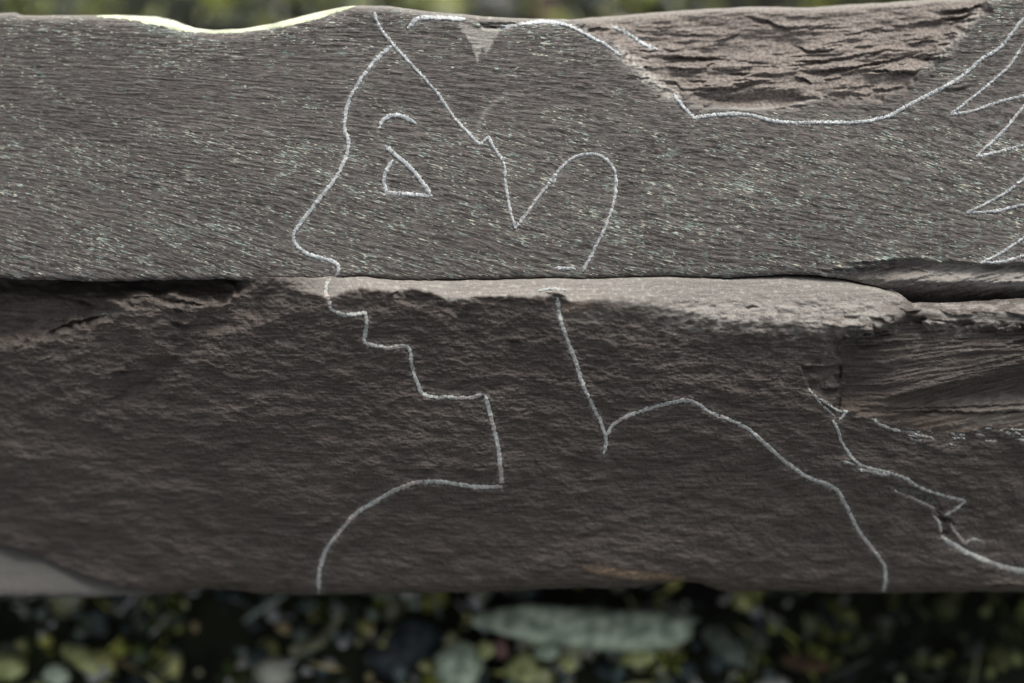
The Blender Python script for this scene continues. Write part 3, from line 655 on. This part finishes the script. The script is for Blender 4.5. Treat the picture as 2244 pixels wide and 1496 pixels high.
def gravel_mat(name):
    M = N(name); tc = M.n('ShaderNodeTexCoord').outputs['Object']
    at = M.n('ShaderNodeAttribute', attribute_name='tint')
    n1 = M.noise(tc, 900, 4, .65); n2 = M.noise(tc, 160, 3, .6)
    col = M.mix(M.ramp(n1, .30, .54), (.02, .022, .016), at.outputs['Color'])
    col = M.mix(M.math('MULTIPLY', M.ramp(n2, .52, .66), .55), col, (.10, .12, .025))
    M.l(col, M.b.inputs['Base Color']); M.b.inputs['Roughness'].default_value = .65
    bp = M.n('ShaderNodeBump'); bp.inputs['Distance'].default_value = .0006; M.l(n1, bp.inputs['Height']); M.l(bp.outputs[0], M.b.inputs['Normal'])
    return M.m
MAT_GR = gravel_mat('mossy_gravel')
PAL = [((.016, .024, .026), 26), ((.045, .058, .058), 18), ((.10, .12, .10), 14), ((.42, .47, .17), 18), ((.55, .60, .34), 13), ((.30, .34, .07), 20), ((.14, .11, .06), 5), ((.52, .55, .45), 3)]
pc = np.array([p[0] for p in PAL]); pw = np.array([p[1] for p in PAL], float); pw /= pw.sum()
def scatter(name, count, smin, smax, BI, BF, zlo, zhi, label, seedv, region=(-.34, .34, -.30, .42), elong=None, gain=2.3):
    r = np.random.default_rng(seedv); Vs = []; Fs = []; Cs = []; base = 0
    shapes = [stone_shape(BI, r, r.uniform(.5, .9)) * (elong or (1, 1, 1)) for _ in range(24)]
    for i in range(count):
        sx = r.uniform(region[0], region[1]); sy = r.uniform(region[2], region[3])
        s = smin + (smax - smin) * r.random() ** 2
        S = shapes[r.integers(24)] @ rot(r).T * s + np.array([sx, sy, r.uniform(zlo, zhi)])
        k = r.choice(len(pc), p=pw)
        light = fbm(np.array([sx * 14]), np.array([sy * 14]), 2, 231)[0]
        c = gain * pc[k] * (1.15 + 1.1 * light) * r.uniform(.8, 1.5) * (1 - .72 * sst(.045, .085, sx)) * (1 - .6 * sst(.03, .06, sy))  # tint dimmed behind the slate in place of shade, and darker rightwards
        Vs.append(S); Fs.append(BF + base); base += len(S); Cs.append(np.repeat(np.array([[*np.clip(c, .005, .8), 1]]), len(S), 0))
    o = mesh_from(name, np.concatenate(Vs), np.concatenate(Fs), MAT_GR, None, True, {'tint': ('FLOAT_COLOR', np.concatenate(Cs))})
    tag(o, label, kind='stuff'); return o
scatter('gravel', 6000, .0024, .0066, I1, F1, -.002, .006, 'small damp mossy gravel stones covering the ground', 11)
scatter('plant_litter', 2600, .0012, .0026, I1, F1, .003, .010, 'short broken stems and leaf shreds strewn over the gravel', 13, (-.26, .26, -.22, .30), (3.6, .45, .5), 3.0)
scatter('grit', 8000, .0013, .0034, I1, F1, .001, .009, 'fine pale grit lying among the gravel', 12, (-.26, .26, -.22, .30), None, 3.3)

# moss: short pointed leaflets in cushions
r = np.random.default_rng(21); Vs = []
for c in range(650):
    cx, cy = r.uniform(-.28, .28), r.uniform(-.24, .36); cz = r.uniform(.001, .007); cr = r.uniform(.002, .007)
    k = int(18 + cr * 6000)
    a = r.uniform(0, 6.283, k); rr = cr * np.sqrt(r.random(k)); L = r.uniform(.0010, .0028, k); w = L * .28
    b = np.stack([cx + rr * np.cos(a), cy + rr * np.sin(a), cz + (cr * .5) * (1 - (rr / cr) ** 2)], 1)
    d = np.stack([np.cos(a) * .6 + r.normal(0, .4, k), np.sin(a) * .6 + r.normal(0, .4, k), r.uniform(.3, 1.1, k)], 1); d /= np.linalg.norm(d, axis=1)[:, None]
    sd_ = np.cross(d, r.normal(size=(k, 3))); sd_ /= np.linalg.norm(sd_, axis=1)[:, None]
    Vs.append(np.stack([b, b + d * (L * .5)[:, None] + sd_ * w[:, None], b + d * L[:, None], b + d * (L * .5)[:, None] - sd_ * w[:, None]], 1).reshape(-1, 3))
V = np.concatenate(Vs); F = np.arange(len(V)).reshape(-1, 4)
M = N('moss'); tc = M.n('ShaderNodeTexCoord').outputs['Object']
M.l(M.mix(M.ramp(M.noise(tc, 70, 3), .4, .62), (.07, .12, .02), (.55, .60, .12)), M.b.inputs['Base Color']); M.b.inputs['Roughness'].default_value = .7
moss = mesh_from('moss', V, F, M.m, None, False); tag(moss, 'yellow-green moss growing between the gravel stones', kind='stuff')

def plain_mat(name, a, b, scale=300):
    M = N(name); tc = M.n('ShaderNodeTexCoord').outputs['Object']; n1 = M.noise(tc, scale, 4, .65)
    M.l(M.mix(M.ramp(n1, .36, .62), a, b), M.b.inputs['Base Color']); M.b.inputs['Roughness'].default_value = .75
    bp = M.n('ShaderNodeBump'); bp.inputs['Distance'].default_value = .0008; M.l(n1, bp.inputs['Height']); M.l(bp.outputs[0], M.b.inputs['Normal'])
    return M.m
PALE = plain_mat('pale_green_stone', (.24, .31, .23), (.68, .78, .60)); BLUE = plain_mat('blue_black_stone', (.012, .018, .022), (.05, .065, .075))
GREY = plain_mat('grey_stone', (.09, .095, .09), (.20, .20, .19)); YEL = plain_mat('yellow_lichen_stone', (.22, .25, .08), (.66, .70, .34))
RED = plain_mat('reddish_stone', (.10, .05, .05), (.22, .12, .11)); BRN = plain_mat('orange_brown_leaf', (.04, .022, .010), (.11, .065, .028)); TWG = plain_mat('dry_twig', (.10, .10, .06), (.30, .31, .20))
MIN = plain_mat('dull_green_stone', (.05, .065, .05), (.17, .21, .17))

def single(name, label, cat, px, py, wx, wy, hz, ang, mat, seed, z=.006, boxy=False):
    r = np.random.default_rng(seed); g = ground_at(px, py, z)
    S = (stone_shape(np.sign(I3) * np.abs(I3) ** (.82 if boxy else 1.0), r, 1.0, .5) * .7 + I3 * .3) * np.array([wx, wy, hz]) * .5 * 1.25 * 1e-4 * 1.12
    a = math.radians(ang); Rz = np.array([[math.cos(a), -math.sin(a), 0], [math.sin(a), math.cos(a), 0], [0, 0, 1]])
    S = S @ Rz.T
    S += min(.0012, .06 * max(wx, wy) * 1e-4 + .0003) * fbm(S[:, 0] * 400, S[:, 1] * 400 + S[:, 2] * 300, 3, 5)[:, None] * I3
    o = mesh_from(name, S, F3, mat, None, True); o.location = g; tag(o, label, cat); return o
single('stone', 'long flat pale green stone on the gravel below the slate', 'stone', 1300, 1372, 400, 100, 70, -4, PALE, 131, .012, True)
single('stone', 'rounded pale green stone under the left end of the long flat stone', 'stone', 1012, 1462, 105, 110, 80, 10, PALE, 32, .009)
single('stone', 'dull green stone touching the right end of the long flat stone', 'stone', 1462, 1372, 90, 90, 60, 20, MIN, 33, .007)
single('stone', 'blue-black stone in shadow left of the rounded pale stone', 'stone', 885, 1412, 160, 120, 80, 15, BLUE, 34, .006)
single('pebble', 'small white-green pebble below the long flat stone', 'pebble', 1200, 1428, 52, 42, 40, 0, PALE, 35, .011)
single('pebble', 'reddish pebble beside the rounded pale green stone', 'pebble', 1092, 1418, 40, 48, 40, 30, RED, 36, .011)
single('pebble', 'cream pebble touching the reddish pebble', 'pebble', 1066, 1424, 42, 40, 40, 0, YEL, 37, .012)
single('pebble', 'yellow lichened pebble at the bottom edge between the pale stones', 'pebble', 1148, 1468, 90, 70, 60, 0, YEL, 38, .009)
single('pebble', 'round yellow pebble below the small white-green pebble', 'pebble', 1243, 1452, 34, 36, 36, 0, YEL, 39, .012)
single('stone_chip', 'flat buff stone chip lying right of the pebbles', 'stone chip', 1392, 1443, 80, 28, 24, 8, YEL, 40, .010)
single('stone', 'grey-green elongated stone in the gravel at the lower right', 'stone', 1585, 1415, 130, 48, 50, -48, MIN, 41, .008)
single('stone', 'cream stone at the bottom left corner', 'stone', 18, 1462, 90, 60, 50, 0, YEL, 42, .009)
single('stone', 'pale mint stone at the bottom edge near the left corner', 'stone', 122, 1480, 52, 48, 40, 0, PALE, 43, .010)
single('stone', 'mottled yellow-green stone in the left part of the gravel', 'stone', 180, 1440, 90, 52, 50, -30, YEL, 44, .009)
single('stone', 'smooth grey stone on the ground behind the top edge of the slate', 'stone', 1075, 14, 150, 60, 60, 0, GREY, 45, .010)
single('pebble', 'reddish pebble behind the slate, right of the smooth grey stone', 'pebble', 1195, 22, 50, 30, 30, 0, RED, 46, .010)
single('stone', 'pale green stone behind the slate, left of the smooth grey stone', 'stone', 965, 8, 90, 40, 40, 0, YEL, 47, .010)
single('leaf_scrap', 'flat orange-brown scrap of dead leaf in the dark gravel at lower right', 'leaf', 1768, 1452, 110, 34, 8, -6, BRN, 48, .009)
# twig: a bent tapering stem
a = ground_at(636, 1442, .012); b = ground_at(762, 1350, .014); k = 22; ts = np.linspace(0, 1, k); ring = 8
ctr = a[None] + (b - a)[None] * ts[:, None] + np.stack([.0012 * np.sin(ts * 5), .0010 * np.sin(ts * 7 + 1), .0008 * np.sin(ts * 6)], 1)
d = (b - a) / np.linalg.norm(b - a); s1 = np.cross(d, [0, 0, 1.]); s1 /= np.linalg.norm(s1); s2 = np.cross(s1, d); V = []
for i in range(k):
    rad = (.0019 - .0007 * ts[i]) * (1 + .15 * math.sin(i * 2.1)) * (.3 if i in (0, k - 1) else 1)
    for j in range(ring):
        an = 2 * math.pi * j / ring; V.append(ctr[i] + rad * (math.cos(an) * s1 + math.sin(an) * s2))
idx = np.arange(k * ring).reshape(k, ring); nx = np.roll(idx, -1, 1)
F = np.stack([idx[:-1], nx[:-1], nx[1:], idx[1:]], -1).reshape(-1, 4)
tw = mesh_from('twig', np.array(V) - a, F, TWG, None, True); tw.location = a; tag(tw, 'pale dry twig lying slanted on the gravel at lower left', 'twig')
